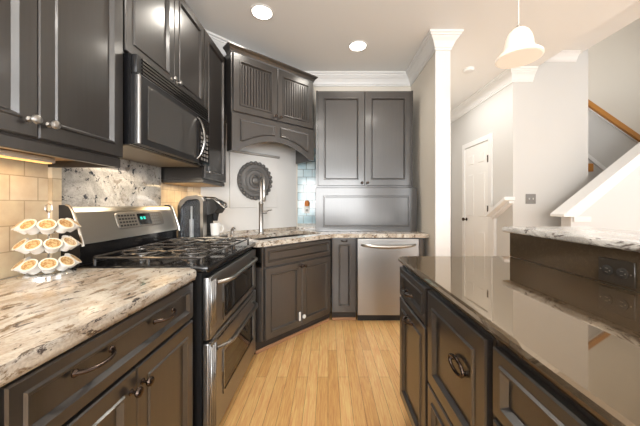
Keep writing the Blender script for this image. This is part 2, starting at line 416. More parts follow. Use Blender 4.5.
# --- diagonal corner cabinet
fl, fr = Vector((-.88, 2.45)), Vector((-.17, 3.07))
CA = math.atan2(fr.y-fl.y, fr.x-fl.x); CL = (fr-fl).length
W4 = thing('corner_wall_cabinet', 'diagonal espresso corner cabinet with beadboard doors over an arched valance', 'cabinet', (fl.x, fl.y, 0), CA)
inv = Matrix.Rotation(-CA, 2)
def cl(p): q = inv @ (Vector(p)-fl); return (q.x, q.y)
poly = [cl(p) for p in ((-.88, 2.45), (-.17, 3.07), (-.17, 3.405), (-.41, 3.405), (-1.265, 2.552), (-.975, 2.552))]
poly = [(a, b_+.001 if abs(b_) < 1e-3 else b_) for a, b_ in poly]
MB().prism(poly, 2.05, 2.615).box(0, .018, 0, .10, 1.71, 2.05).build('cabinet_body', M['cab'], W4, smooth=False)
MB().box(CL-.018, CL, .02, .32, 1.71, 2.049).build('side_panel', M['cab'], W4)
for a, b_, k in ((.012, CL/2, CL/2-.03), (CL/2, CL-.012, CL/2+.03)):
    door(W4, a, b_, 2.065, 2.60, (k, 2.105), M['bronze'], bead=.030, st=.062)
# arched valance with two raised fields
mb = MB(); arc = []
for i in range(21):
    u = i/20; x = .075+u*(CL-.15); arc.append((x, 1.715+.135*math.sin(PI*u)**.8))
pol = [(0, 1.71)]+[(.075, 1.715)]+arc[1:-1]+[(CL-.075, 1.715), (CL, 1.71), (CL, 2.05), (0, 2.05)]
# split the non-convex outline into columns so it shades cleanly
bot = [(0, 1.71)]+arc+[(CL, 1.71)]
for i in range(len(bot)-1):
    (xa, za), (xb, zb) = bot[i], bot[i+1]
    mb.rings([[(xa, -.018, za), (xb, -.018, zb), (xb, -.018, 2.05), (xa, -.018, 2.05)], [(xa, .0, za), (xb, 0, zb), (xb, 0, 2.05), (xa, 0, 2.05)]])
bmesh.ops.remove_doubles(mb.bm, verts=mb.bm.verts, dist=1e-5)
inner = [f for f in mb.bm.faces if abs(f.normal.x) > .99 and len([1 for e in f.edges if len(e.link_faces) > 2]) >= 2]
bmesh.ops.delete(mb.bm, geom=inner, context='FACES')
V4 = mb.build('arched_valance', M['cab'], W4)
def field(x0, x1):
    n = 12; low = []
    for i in range(n+1):
        x = x0+(x1-x0)*i/n; u = (x-.075)/(CL-.15); low.append((x, max(1.80, 1.715+.135*math.sin(PI*min(1, max(0, u)))**.8+.055)))
    p = low+[(x1, 2.005), (x0, 2.005)]
    mbf = MB(); p1 = offs(p, .006); p2 = offs(p, .022)
    mbf.rings([[(x, -.018, z) for x, z in p], [(x, -.026, z) for x, z in p1], [(x, -.026, z) for x, z in offs(p, .010)], [(x, -.020, z) for x, z in p2]])
    mbf.build('raised_field', M['cab'], V4)
field(.075, CL/2-.028); field(CL/2+.028, CL-.075)
mb = MB(); sweep(mb, [cl((-.94, 2.515)), (0, 0), (CL, 0), (CL, .25)], [(0, 2.60), (.004, 2.60), (.008, 2.615), (.02, 2.635), (.036, 2.65), (.040, 2.655), (.040, 2.665), (0, 2.665)])
mb.build('crown_moulding', M['cab'], W4)
# --- tall two-door cabinet on the back wall and the appliance garage below it
W5 = thing('wall_cabinet', 'large espresso two-door wall cabinet on the back wall above the dishwasher', 'cabinet', (-.136, 3.07, 0), 0)
wd = 1.10
MB().box(0, wd, .001, .345, 1.41, 2.505).box(wd-.02, wd, -.012, 0, 1.41, 2.505).box(0, .02, -.012, 0, 1.41, 2.505).build('cabinet_body', M['cab'], W5, smooth=False)
door(W5, .02, .551, 1.425, 2.49, (.52, 1.46), M['bronze'], st=.072); door(W5, .551, wd-.02, 1.425, 2.49, (.582, 1.46), M['bronze'], st=.072)
W6 = thing('appliance_garage', 'low espresso appliance garage cabinet standing on the back counter', 'cabinet', (-.140, 3.035, .9145), 0)
wd = 1.135
MB().box(0, wd, .001, .38, 0, .49).build('cabinet_body', M['cab'], W6, smooth=False)
mb = MB(); mb.box(0, wd, -.02, 0, 0, .485, .002)
def rc(i, y): return [(.085+i, y, .05+i), (wd-.085-i, y, .05+i), (wd-.085-i, y, .40-i), (.085+i, y, .40-i)]
mb.rings([rc(0, -.02), rc(.005, -.028), rc(.014, -.028), rc(.022, -.014), rc(.03, -.0205)], False, True); mb.build('lift_door', M['cab'], W6)

# --- base cabinets, left run
def toe(root, x0, x1, d0=.06, m=None):
    MB().box(x0, x1, d0, d0+.015, 0, .10).build('toe_kick', m or M['cab_in'], root)
B1 = thing('base_cabinet', 'espresso base cabinet at lower left with one wide two-pull drawer', 'cabinet', (-.63, .50, 0), PI/2)
wd = 1.235-.50
MB().box(0, wd, .001, .64, .10, .873).build('cabinet_body', M['cab'], B1, smooth=False); toe(B1, 0, wd)
dr = front(MB(), .012, wd-.012, .702, .862, .032).build('drawer', M['cab'], B1)
pull(dr, .205, .805, M['bronze'], .11); pull(dr, .505, .80, M['bronze'], .11)
sp = .862-.50
door(B1, .012, sp, .115, .692, (sp-.026, .63), M['bronze']); door(B1, sp, wd-.012, .115, .692, (sp+.026, .63), M['bronze'])
B0 = thing('base_cabinet', 'espresso base cabinet nearest the viewer at the lower left edge', 'cabinet', (-.63, -.30, 0), PI/2)
MB().box(0, .798, .001, .64, .10, .873).build('cabinet_body', M['cab'], B0, smooth=False); toe(B0, 0, .798)
dr = front(MB(), .01, .788, .702, .862, .032).build('drawer', M['cab'], B0); pull(dr, .4, .782, M['bronze'], .11)
door(B0, .01, .4, .115, .692, (.37, .63), M['bronze']); door(B0, .4, .788, .115, .692, (.43, .63), M['bronze'])
# --- diagonal sink base
sl, sr = Vector((-.535, 2.185)), Vector((.035, 2.80))
SA = math.atan2(sr.y-sl.y, sr.x-sl.x); SL = (sr-sl).length
B2 = thing('sink_base_cabinet', 'diagonal espresso sink cabinet with two doors under the faucet', 'cabinet', (sl.x, sl.y, 0), SA)
inv2 = Matrix.Rotation(-SA, 2)
def cl2(p): q = inv2 @ (Vector(p)-sl); return (q.x, q.y)
poly = [cl2(p) for p in (sl, sr, (.035, 3.40), (-.42, 3.38), (-1.29, 2.50), (-1.29, 2.19))]
poly = [(a, b_+.001 if abs(b_) < 1e-3 else b_) for a, b_ in poly]
MB().prism(poly, .10, .70).box(0, SL, .001, .02, .70, .873).build('cabinet_body', M['cab'], B2, smooth=False)
MB().box(-.04, SL+.02, .045, .06, .0, .10).build('toe_kick', M['cab_in'], B2)
MB().box(-.035, SL+.01, .028, .0445, 0, .03, .004).build('shoe_moulding', M['shoe'], B2)
front(MB(), .02, SL-.03, .705, .862, .034).build('false_drawer', M['cab'], B2)
mid = (.02+SL-.03)/2
for a, b_, k, lz in ((.02, mid, mid-.022, -.025), (mid, SL-.03, mid+.022, .03)):
    d_ = door(B2, a, b_, .105, .692, (k, .655), M['bronze'])
    xx = mid+lz
    if lz < 0: MB().box(xx-.017, xx+.003, -.034, -.0205, .16, .24, .006, 2).build('child_latch', M['white_pl'], d_)
    else: MB().lathe([(.018, 0), (.018, .010), (.012, .014)], (xx-.006, -.0205, .182), (0, -1, 0), 14).build('child_latch', M['white_pl'], d_)
# --- narrow cabinet beside the dishwasher
B3 = thing('base_cabinet', 'narrow espresso base cabinet between the sink cabinet and dishwasher', 'cabinet', (.042, 2.80, 0), 0)
wd = .252
MB().box(0, wd, .001, .55, .10, .873).build('cabinet_body', M['cab'], B3, smooth=False); MB().box(0, wd, .05, .065, 0, .10).build('toe_kick', M['cab_in'], B3)
MB().box(0, wd, .03, .0495, 0, .03, .004).build('shoe_moulding', M['shoe'], B3)
d_ = front(MB(), .008, wd-.008, .105, .862, .062).build('door', M['cab'], B3); pull(d_, wd/2, .84, M['bronze'], .05)
# --- dishwasher
DW = thing('dishwasher', 'stainless steel dishwasher with a bowed bar handle', 'dishwasher', (.30, 2.80, 0), 0)
MB().box(0, .64, .012, .55, .08, .87).build('dishwasher_tub', M['black_pl'], DW)
MB().box(.004, .636, -.025, .010, .075, .862, .006, 2).build('door', M['steel_v'], DW)
MB().box(.01, .63, .03, .045, .0, .075).build('toe_kick', M['black_pl'], DW)
pts = [(.045+.55*i/16, -.03-.045*math.sin(PI*i/16)**.5 if 0 < i < 16 else -.025, .800-.014*math.sin(PI*i/16)) for i in range(17)]
MB().tube(pts, [.013+.006*math.sin(PI*i/16) for i in range(17)], 10).build('handle', M['nickel'], DW)
MB().box(.30, .40, -.028, -.0252, .168, .18).build('badge', M['nickel'], DW)
EP = MB().box(.945, .998, 2.80, 3.36, 0.0, .873).build('end_panel', M['cab']); tag(EP, 'espresso end panel standing right of the stainless dishwasher', 'panel')

# ---------------------------------------------------------------- countertops
def slab(name, poly, z0, z1, m, r=.014):
    return MB().prism(poly, z0, z1, r, 3).build(name, m)
arc_ = [(-.60-.05+.05*math.cos(a), 1.272-.05+.05*math.sin(a)) for a in [i*PI/2/6 for i in range(7)]]
ct = slab('countertop', [(XW+.009, -1.6), (-.60, -1.6)]+arc_+[(XW+.009, 1.272)], .874, .914, M['granite'])
tag(ct, 'cream and brown granite countertop in the left foreground, left of the range', 'countertop')
# the sink counter wraps the corner, with a hole over the sink
sc = Vector((-.455, 2.70)); ux = Vector((math.cos(SA), math.sin(SA))); uy = Vector((-ux.y, ux.x))
outer = [(XW+.009, 2.145), (-.56, 2.145), (-.515, 2.165), (.058, 2.772), (1.035, 2.772), (1.035, 3.405), (-.41, 3.405), (-1.30, 2.515)]
def sk(a, b_): q = sc+ux*a+uy*b_; return (q.x, q.y)
hole = [sk(a, b_) for a, b_ in rrect(-.40, .40, -.20, .20, .05, 4)]
def slab_hole(mb, outer, hole, z0, z1):
    bm = mb.bm
    for z in (z0, z1):
        t = bmesh.new()
        vo = [t.verts.new((x, y, z)) for x, y in outer]; vh = [t.verts.new((x, y, z)) for x, y in hole]
        ed = [t.edges.new((vs[i], vs[(i+1) % len(vs)])) for vs in (vo, vh) for i in range(len(vs))]
        bmesh.ops.triangle_fill(t, edges=ed, use_beauty=True); mb.merge(t)
    for lp in (outer, hole):
        lo = [mb._v((x, y, z0)) for x, y in lp]; hi = [mb._v((x, y, z1)) for x, y in lp]; n = len(lp)
        for i in range(n): mb.face((lo[i], lo[(i+1) % n], hi[(i+1) % n], hi[i]))
mb = MB(); slab_hole(mb, outer, hole, .874, .914)
ct2 = thing('countertop', 'cream granite countertop wrapping the corner around the sink', 'countertop', (0, 0, 0))
mb.build('slab', M['granite'], ct2, smooth=False)
mb = MB(); sweep(mb, [(-1.302, 2.15), (-1.302, 2.515), (-.405, 3.412), (-.145, 3.41)], [(0, .9145), (.02, .9145), (.02, .938), (0, .938)])
mb.build('upstand', M['granite'], ct2)
sp_ = panel('range_backsplash', M['granite_grey'], (XW+.0085, 1.30, .93), PI/2, .785, .60, .012)
tag(sp_, 'speckled grey granite slab on the wall behind the range', 'backsplash')
ps = panel('tile_border', M['tile'], (XW+.0085, 1.255, .914), PI/2, .044, .49, .020)
tag(ps, 'narrow beige tile border strip left of the grey granite slab', 'tile border')
# sink
SK = thing('kitchen_sink', 'dark undermount corner sink set in the cream granite', 'sink', (sc.x, sc.y, .873), SA)
mb = MB(); L_ = []
for ins, z in ((-.012, 0), (-.012, -.006), (.0, -.006), (.008, -.15), (.03, -.165)):
    L_.append([(x, y, z) for x, y in rrect(-.40+ins, .40-ins, -.20+ins, .20-ins, .05, 4)])
vs = mb.rings([L_[0], [(x, y, 0) for x, y in rrect(-.395, .395, -.195, .195, .05, 4)], [(x*.985, y*.985, -.15) for x, y in rrect(-.39, .39, -.19, .19, .05, 4)], [(x*.95, y*.95, -.163) for x, y in rrect(-.39, .39, -.19, .19, .05, 4)]], False, True)
mb.build('basin', mat('dark_composite_sink', (.014, .012, .011), .35), SK)
MB().lathe([(.04, 0), (.04, .003), (.02, .002)], (0, 0, -.1625)).build('drain', M['nickel'], SK)
# faucet
FA = thing('faucet', 'tall satin steel pull-down faucet behind the corner sink', 'faucet', (-.70, 2.82, .9142), .35)
MB().lathe([(.034, 0), (.034, .006), (.026, .012), (.023, .03), (.023, .30), (.025, .305), (.025, .32), (.015, .33)]).build('faucet_body', M['nickel'], FA)
pts = [(0, 0, .32), (0, 0, .42)]
for i in range(1, 11):
    a = PI*i/10; pts.append((.012*i/10, -.075+.075*math.cos(a), .50+.075*math.sin(a)))
pts.append((.012, -.15, .44))
MB().tube(pts, .0125, 10).build('gooseneck', M['nickel'], FA)
MB().lathe([(.015, 0), (.019, -.03), (.020, -.11), (.016, -.12)], (.012, -.15, .45)).build('spray_head', M['nickel'], FA)
MB().cyl((.018, 0, .22), (.06, 0, .22), .016, 14).tube([(.055, 0, .225), (.075, -.03, .24), (.10, -.09, .245)], [.007, .006, .005], 8).build('lever', M['nickel'], FA)
SD = thing('soap_dispenser', 'small satin steel soap dispenser left of the faucet', 'dispenser', (-.93, 2.62, .9142), SA)
MB().lathe([(.022, 0), (.022, .006), (.014, .01), (.013, .045), (.016, .05), (.016, .06), (.006, .065)]).build('dispenser_base', M['nickel'], SD)
MB().tube([(0, 0, .06), (0, 0, .072), (.0, -.03, .078), (0, -.055, .07)], .006, 8).build('spout', M['nickel'], SD)

# ---------------------------------------------------------------- island and bar
ISL = .43
def island_cab(y_far, y_near, label):
    r = thing('island_cabinet', label, 'cabinet', (ISL, y_far, 0), -PI/2); wd = y_far-y_near-.002
    MB().box(0, wd, .001, .60, .11, .869).build('cabinet_body', M['cab'], r, smooth=False)
    MB().box(0, wd, .05, .065, 0, .11).build('toe_kick', M['cab_in'], r); return r, wd
I1, wd = island_cab(1.56, 1.13, 'espresso island cabinet at the far end, small drawer over a door')
dr = front(MB(), .012, wd-.008, .70, .858, .034).build('drawer', M['cab'], I1); pull(dr, wd/2, .77, M['bronze'], .09)
d_ = door(I1, .012, wd-.008, .125, .69, None); pull(d_, wd/2, .635, M['bronze'], .09)
I2, wd = island_cab(1.127, .69, 'espresso island cabinet in the middle, deep drawer with an oval bail pull')
dr = front(MB(),   .012, wd-.012, .485, .858, .056).build('drawer', M['cab'], I2); bail(dr, wd/2+.05, .70, M['bronze'])
dr = front(MB(), .012, wd-.012, .125, .475, .05).build('drawer', M['cab'], I2); bail(dr, wd/2+.03, .28, M['bronze'])
I3, wd = island_cab(.687, .0, 'espresso island cabinet nearest the viewer at the lower right')
dr = front(MB(), .012, wd-.012, .69, .858, .034).build('drawer', M['cab'], I3); pull(dr, wd/2, .77, M['bronze'], .11)
d_ = door(I3, .012, wd/2, .125, .68, (wd/2-.03, .62), M['bronze']); door(I3, wd/2, wd-.012, .125, .68, (wd/2+.03, .62), M['bronze'])
mb = MB(); LL = []
for ins, z in ((.036, .8695), (.028, .871), (.021, .874), (.019, .880), (.013, .882), (.012, .887), (.004, .889), (-.002, .896), (-.002, .903), (.004, .911), (.014, .914)):
    LL.append([(x, y, z) for x, y in rrect(.40+ins, 1.05, -.9, 1.575-ins, .045-ins, 5)] if False else
              [(x, y, z) for x, y in [(1.049, -.9), (1.049, 1.575-ins)]+[(.40+.045+(.045-ins)*math.cos(a), 1.575-.045+(.045-ins)*math.sin(a)) for a in [PI/2+i*PI/2/6 for i in range(7)]]+[(.40+ins, -.9)]])
mb.rings(LL)
tag(mb.build('island_countertop', M['dark_granite']), 'polished dark brown granite island countertop with ogee edge, right foreground', 'countertop')
BW = thing('bar_wall', 'raised bar back panel of dark granite behind the island counter', 'bar wall', (1.05, 0, 0))
MB().box(0, .02, -.9, 1.56, .9145, 1.052, .001).build('granite_face', M['bar_face'], BW)
MB().box(.0205, .16, -.9, 1.56, 0, 1.0515).build('stud_wall', M['knee'], BW)
bt = slab('bar_top', [(1.015, -.9), (1.50, -.9), (1.50, 1.575), (1.015, 1.575)], 1.053, 1.085, M['granite_bar'], .010)
tag(bt, 'grey veined granite raised bar top above the dark island counter', 'bar top')
OU = thing('power_outlet', 'black horizontal outlet plate on the dark granite bar face', 'outlet', (1.0498, .98, .968), -PI/2)
MB().box(-.062, .062, -.008, -.0005, -.044, .044, .002).build('wall_plate', mat('dark_brown_plate', (.03, .023, .017), .3), OU)
RM = mat('charcoal_plastic', (.03, .028, .026), .3)
for sx in (-.026, .026):
    rp = MB().lathe([(.019, 0), (.019, .003), (.017, .004)], (sx, -.008, 0), (0, -1, 0), 18).build('receptacle', RM, OU)
    mb = MB()
    for k in (-.007, .007): mb.box(sx-.005, sx+.005, -.0135, -.012, k-.0008, k+.0008)
    mb.box(sx+.010, sx+.013, -.0135, -.012, -.002, .002); mb.build('slots', M['nickel'], rp)
for sx in (-.052, .052): MB().lathe([(.003, 0), (.003, .001)], (sx, -.008, 0), (0, -1, 0), 10).build('screw', M['nickel'], OU)

# ---------------------------------------------------------------- range
RG = thing('gas_range', 'stainless double-oven gas range between the left counter and the sink', 'range', (-.60, 1.285, 0), PI/2)
RW = .85
MB().box(0, RW, .002, .66, .03, .885).build('range_body', M['black_pl'], RG, smooth=False)
cook = MB().box(-.004, RW+.002, -.03, .60, .886, .918, .008, 2).build('cooktop', M['black'], RG)
def oven(z0, z1, wz0, wz1, hz, label=None):
    o = MB().box(.004, RW-.004, -.030, .0, z0, z1, .006, 2).build('oven_door', M['steel'], RG)
    MB().box(.19, RW-.10, -.0325, -.030, wz0, wz1, .001).build('oven_window', M['oven_glass'], o)
    mb = MB(); t = .012
    for a, b_, c_, d_ in ((.19-t, RW-.10+t, wz0-t, wz0), (.19-t, RW-.10+t, wz1, wz1+t), (.19-t, .19, wz0, wz1), (RW-.10, RW-.10+t, wz0, wz1)): mb.box(a, b_, -.036, -.030, c_, d_)
    mb.build('window_frame', M['steel'], o)
    pts = [(.10+.67*i/14, -.03-.05*min(1, 3.2*math.sin(PI*i/14)), hz+.0*i) for i in range(15)]
    MB().tube(pts, .011, 10).build('handle', M['nickel'], o)
    mb = MB(); mb.box(.006, .076, -.038, -.030, z0+.004, z1-.004, .002)
    for k in (.020, .040, .060): mb.tube([(k, -.038, z0+.06), (k, -.038, z1-.02)], .007, 8)
    mb.build('fluted_trim', M['steel'], o); return o
o_ = oven(.56, .862, .60, .77, .812); o2 = oven(.055, .545, .20, .415, .475)
mb = MB()
for i in range(14): mb.box(.11+i*.048, .145+i*.048, -.032, -.0295, .515, .523)
mb.build('vent_slots', M['black_pl'], o2)
# backguard
prof = [(.60, .918), (.60, .945), (.585, 1.02), (.60, 1.06), (.655, 1.20), (.675, 1.205), (.685, 1.19), (.685, .918)]
MB().rings([[(x, y, z) for y, z in [(.59, .919), (.59, 1.018), (.684, 1.018), (.684, .919)]] for x in (.01, RW-.01)]).build('vent_housing', M['black'], RG)
bg = MB().rings([[(x, y, z) for y, z in [(.580, 1.019), (.583, 1.035), (.628, 1.175), (.640, 1.195), (.655, 1.202), (.684, 1.202), (.684, 1.019)]] for x in (.012, RW-.012)]).build('backguard', M['steel_w'], RG)
for x0, x1 in ((0, .012), (RW-.012, RW)):
    MB().rings([[(x, y, z) for y, z in [(.572, 1.010), (.576, 1.04), (.622, 1.18), (.636, 1.203), (.655, 1.210), (.686, 1.210), (.686, 1.010)]] for x in (x0, x1)]).build('end_cap', M['black_pl'], RG)
    MB().tube([((x0+x1)/2, y-.001, z) for y, z in [(.572, 1.012), (.576, 1.04), (.599, 1.11), (.622, 1.18), (.636, 1.203), (.655, 1.211)]], .0065, 8).build('cap_edge', M['steel_w'], RG)
# display: lies on the sloped face
nrm = Vector((0, -(1.175-1.035), .628-.583)).normalized(); upv = Vector((0, .628-.583, 1.175-1.035)).normalized()
def on(x, h, d): p = Vector((x, .583, 1.035))+upv*h+nrm*d; return p
def slabbox(mb, x0, x1, h0, h1, d0, d1):
    mb.rings([[on(x0, h0, d), on(x1, h0, d), on(x1, h1, d), on(x0, h1, d)] for d in (d0, d1)])
mb = MB(); mb.rings([[on(x, h, d) for x, h in rrect(.26-i, .685+i, .042-i, .132+i, .02, 4)] for d, i in ((0, .004), (.003, .002), (.004, 0))]); dp = mb.build('control_panel', mat('pewter_control_panel', (.30, .28, .25), .35, .7), bg)
mb = MB(); slabbox(mb, .43, .55, .05, .124, .004, .0055); mb.build('display', M['black'], dp)
mb = MB(); 
for i, ch in enumerate((0, 1, 3, 4)): slabbox(mb, .452+ch*.010, .459+ch*.010, .085, .103, .0055, .0062)
mb.build('clock_digits', M['clock'], dp)
mb = MB()
for r_ in range(4):
    for c_ in range(6):
        x = .275+c_*.024; h = .05+r_*.020; slabbox(mb, x, x+.015, h, h+.011, .004, .0058)
mb.build('button_pad', M['black_pl'], dp)
mb = MB()
for r_ in range(4):
    for c_ in range(4):
        x = .565+c_*.021; h = .05+r_*.020; slabbox(mb, x, x+.014, h, h+.012, .004, .0058)
mb.build('number_pad', M['nickel'], dp)
# burners and grates
for bx_, by_ in ((.20, .15), (.20, .42), (.65, .15), (.65, .42), (.425, .285)):
    bnr = MB().lathe([(.062, 0), (.060, .004), (.045, .006), (.043, .014), (.036, .015), (.036, .021), (.030, .024)], (bx_, by_, .918), n=20).build('burner', M['iron'], RG)
def grate(x0, x1, cs):
    mb = MB(); z = .953; r = .0065; y0, y1 = .01, .555
    fr_ = [(x, y, z) for x, y in rrect(x0, x1, y0, y1, .03, 4)]; mb.tube(fr_, r, 6, closed=True)
    mb.tube([(x0, (y0+y1)/2, z), (x1, (y0+y1)/2, z)], r, 6)
    for x in (x0+.01, x1-.01):
        for y in (y0+.01, (y0+y1)/2, y1-.01): mb.tube([(x, y, z), (x, y, .9185)], r*1.1, 6)
    for cx, cy in cs:
        R = .092; mb.tube([(cx+R*math.cos(2*PI*i/24), cy+R*math.sin(2*PI*i/24), z+.002) for i in range(24)], r*.9, 6, closed=True)
        hx = (x1-x0)/2; hy = (y1-y0)/4
        for dx, dy, ee in ((1, 0, x1-cx), (-1, 0, cx-x0), (0, 1, (y1 if cy > .28 else (y0+y1)/2)-cy), (0, -1, cy-(y0 if cy < .28 else (y0+y1)/2))):
            mb.tube([(cx+dx*.028, cy+dy*.028, z+.003), (cx+dx*R, cy+dy*R, z+.005), (cx+dx*ee, cy+dy*ee, z)], r*.9, 6)
    return mb
grate(.03, .36, ((.20, .15), (.20, .42))).build('grate', M['iron'], RG)
grate(.365, .485, ()).build('grate', M['iron'], RG)
grate(.49, .82, ((.65, .15), (.65, .42))).build('grate', M['iron'], RG)

# ---------------------------------------------------------------- microwave
MW = thing('microwave', 'black over-the-range microwave mounted above the gas range', 'microwave', (-.935, 1.281, 1.50), PI/2)
mw = .765; mh = .43
MB().box(0, mw, .0, .35, 0, mh).build('microwave_body', M['black'], MW, smooth=False)
MB().box(.02, mw-.02, .03, .33, -.006, -.0005).build('underside_panel', mat('greased_metal_filter', (.25, .20, .14), .4, .6), MW)
fp = [(.0, 0), (.0, -.018), (.012, -.032), (.03, -.036), (.60, -.036), (.60, 0)]
md = MB().prism(fp, .003, .335).build('door', M['black_pl'], MW)
MB().box(.065, .56, -.0385, -.0362, .035, .305, .001).build('window_pane', M['mw_glass'], md)
MB().tube([(.012, -.028, .005), (.012, -.028, .333)], .010, 10).build('edge_trim', M['steel_v'], md)
pts = [(.575, -.036-.05*math.sin(PI*i/14)**.6 if 0 < i < 14 else -.036, .03+.28*i/14) for i in range(15)]
MB().tube(pts, [.010]*15, 10).build('handle', M['dark_chrome'], md)
cp = MB().box(.601, mw, -.036, 0, .003, .335, .003).build('control_panel', M['black'], MW)
mb = MB()
for r_ in range(7):
    for c_ in range(3): mb.box(.628+c_*.042, .655+c_*.042, -.038, -.0362, .03+r_*.030, .048+r_*.030)
mb.build('button_pad', M['plate_grey'], cp)
MB().box(.625, .745, -.0375, -.0362, .255, .295).build('display', M['oven_glass'], cp)
vg = MB().box(0, mw, -.028, 0, .338, mh, .003).build('vent_grille', M['black_pl'], MW)
mb = MB()
k0 = .345
for i in range(5): mb.box(.03, mw-.02, -.036, -.028, k0+i*.017, k0+.008+i*.017)
mb.build('grille_louvres', M['dark_chrome'], vg)
MB().box(0, mw, -.037, -.030, .3355, .3375).build('trim_line', M['steel'], MW)

# ---------------------------------------------------------------- things on the counters
# pod carousel
PC = Vector((-1.182, 1.142, .9145))
CR = thing('pod_carousel', 'chrome three-tier coffee pod carousel on the left counter', 'pod holder', PC)
MB().lathe([(.088, 0), (.088, .008), (.08, .014), (.01, .016)], n=32).build('base', M['chrome'], CR)
MB().tube([(0, 0, .015), (0, 0, .262)], .004, 8).tube([(0, 0, .262), (-.014, 0, .275), (-.012, 0, .295), (0, 0, .300), (.012, 0, .295), (.014, 0, .275), (0, 0, .262)], .003, 8).build('pole', M['chrome'], CR)
NP = 9; tiers = (.048, .128, .206)
TILT = math.radians(44)
for ti, tz in enumerate(tiers):
    mb = MB(); 
    for R, dz in ((.040, -.016), (.074, .014)): mb.tube([(R*math.cos(2*PI*i/36), R*math.sin(2*PI*i/36), tz+dz-.012) for i in range(36)], .0018, 6, closed=True)
    for i in range(4): a = PI/2*i+.3; mb.tube([(0, 0, tz-.03), (.040*math.cos(a), .040*math.sin(a), tz-.028)], .0018, 6)
    mb.build('tier_ring', M['chrome'], CR)
pod0 = tag(MB().lathe([(.0165, -.038), (.0185, -.036), (.0215, -.012), (.0228, -.010), (.0232, -.002), (.0262, -.001), (.0262, .0)], n=20).build('coffee_pod', M['white_pl']), 'x', 'coffee pod')
lid0 = MB().lathe([(.0255, .0002), (.0250, .0010), (.001, .0012)], n=20).build('foil_lid', M['foil'], pod0)
tname = ('bottom', 'middle', 'top'); ords = ('leftmost', 'second', 'third', 'fourth', 'fifth', 'sixth', 'rightmost')
first = True
base_a = math.atan2(-PC.y, -PC.x)        # direction from the carousel to the camera
for ti, tz in enumerate(tiers):
    off = (0.0, .16, -.05)[ti]
    for k in range(7):
        a = base_a - (k-3)*2*PI/NP*-1 + off
        if first: p_, l_ = pod0, lid0; first = False
        else:
            p_ = pod0.copy(); C.objects.link(p_); l_ = lid0.copy(); C.objects.link(l_); l_.parent = p_
        d = Vector((math.cos(a)*math.cos(TILT), math.sin(a)*math.cos(TILT), math.sin(TILT)))
        pos = PC+Vector((.084*math.cos(a), .084*math.sin(a), tz+.012)); p_.scale = (1.09,)*3
        p_.location = pos; p_.rotation_mode = 'QUATERNION'; p_.rotation_quaternion = Vector((0, 0, 1)).rotation_difference(d)
        kk = ords[k] if k in (0, 6) else ords[k]+' from the left'
        p_['label'] = f'white coffee pod, {kk} on the {tname[ti]} carousel tier'; p_['category'] = 'coffee pod'; p_['group'] = 'coffee pods on the carousel'
# coffee maker faces the aisle
KM = thing('coffee_maker', 'single-serve coffee maker with a clear side tank, right of the range', 'coffee maker', (-1.035, 2.25, .9145), PI/2-.12)
KM.scale = (1.0, 1.06, 1.06)
# local -y is its front (towards the aisle), so the side towards the camera is local -x
def side(mb, pts, x0, x1): return mb.rings([[(x, y, z) for y, z in pts] for x in (x0, x1)])
side(MB(), [(.14, 0), (-.15, 0), (-.155, .03), (-.03, .035), (-.03, .20), (-.11, .215), (-.135, .25), (-.11, .315), (-.04, .345), (.08, .34), (.14, .30)], -.045, .09).build('body', M['black_pl'], KM)
band = [(.155, 0), (.155, .27), (.135, .315), (.08, .345), (0, .355), (-.035, .34), (-.05, .30), (-.052, 0), (-.028, 0), (-.028, .29), (-.02, .315), (.0, .325), (.07, .318), (.115, .29), (.135, .25), (.135, 0)]
mb = MB()
o_b = band[:8]; i_b = band[8:][::-1]
for i in range(7):
    mb.rings([[(x, *o_b[i]), (x, *o_b[i+1]), (x, *i_b[i+1]), (x, *i_b[i])] for x in (-.098, -.046)])
mb.build('silver_band', M['nickel'], KM)
side(MB(), [(.134, .02), (-.027, .02), (-.027, .285), (.0, .315), (.07, .308), (.112, .285), (.134, .25)], -.094, -.048).build('water_tank', M['tank'], KM)
MB().cyl((-.071, .055, .03), (-.071, .055, .17), .017, 16).cyl((-.071, .055, .17), (-.071, .055, .27), .008, 12).build('tank_light_insert', M['white_pl'], KM)  # pale insert added to give the tank a light centre
side(MB(), [(.134, .0), (-.027, .0), (-.027, .019), (.134, .019)], -.094, -.048).build('tank_base', M['black_pl'], KM)
mb = MB().tube([(-.048, -.05, .33), (-.05, -.11, .33), (-.045, -.155, .29), (-.0, -.168, .262), (.045, -.165, .262), (.088, -.14, .29), (.09, -.05, .33)], .008, 8)
mb.build('brew_handle', M['chrome'], KM)
MB().cyl((.02, -.085, .155), (.02, -.085, .215), .018, 16, .03).build('brew_nozzle', M['black_pl'], KM)
MB().box(-.05, .09, -.155, -.03, .031, .040, .003).build('drip_tray', M['nickel'], KM)
kmw = Matrix.Translation(KM.location) @ Matrix.Rotation(PI/2-.12, 4, 'Z') @ Matrix.Diagonal((1, 1.06, 1.06, 1))
mp_ = kmw @ Vector((.005, -.093, .0405))
MG = thing('mug', 'white ceramic mug under the coffee maker spout', 'mug', mp_, .6)
MB().lathe([(.030, 0), (.034, .003), (.040, .10), (.037, .10), (.032, .008), (.001, .006)], n=24).build('cup', M['ceramic'], MG)
MB().tube([(.037, 0, .085), (.058, 0, .08), (.065, 0, .055), (.055, 0, .03), (.035, 0, .022)], .005, 8).build('mug_handle', M['ceramic'], MG)

# ---------------------------------------------------------------- wall pieces
wu = Vector((math.cos(PI/4), math.sin(PI/4), 0)); wn = Vector((wu.y, -wu.x, 0))
def wallpt(u, z, d=0): return Vector((DC0[0]+u*wu.x, DC0[1]+u*wu.y, z))+wn*d
WP = tag(MB().box(-.295, .295, 0, .015, -.29, .29, .003).build('wall_panel', M['wall_w'], loc=wallpt(.70, 1.47, .016), rz=PI/4), 'square white panel on the corner wall behind the round medallion', 'panel')
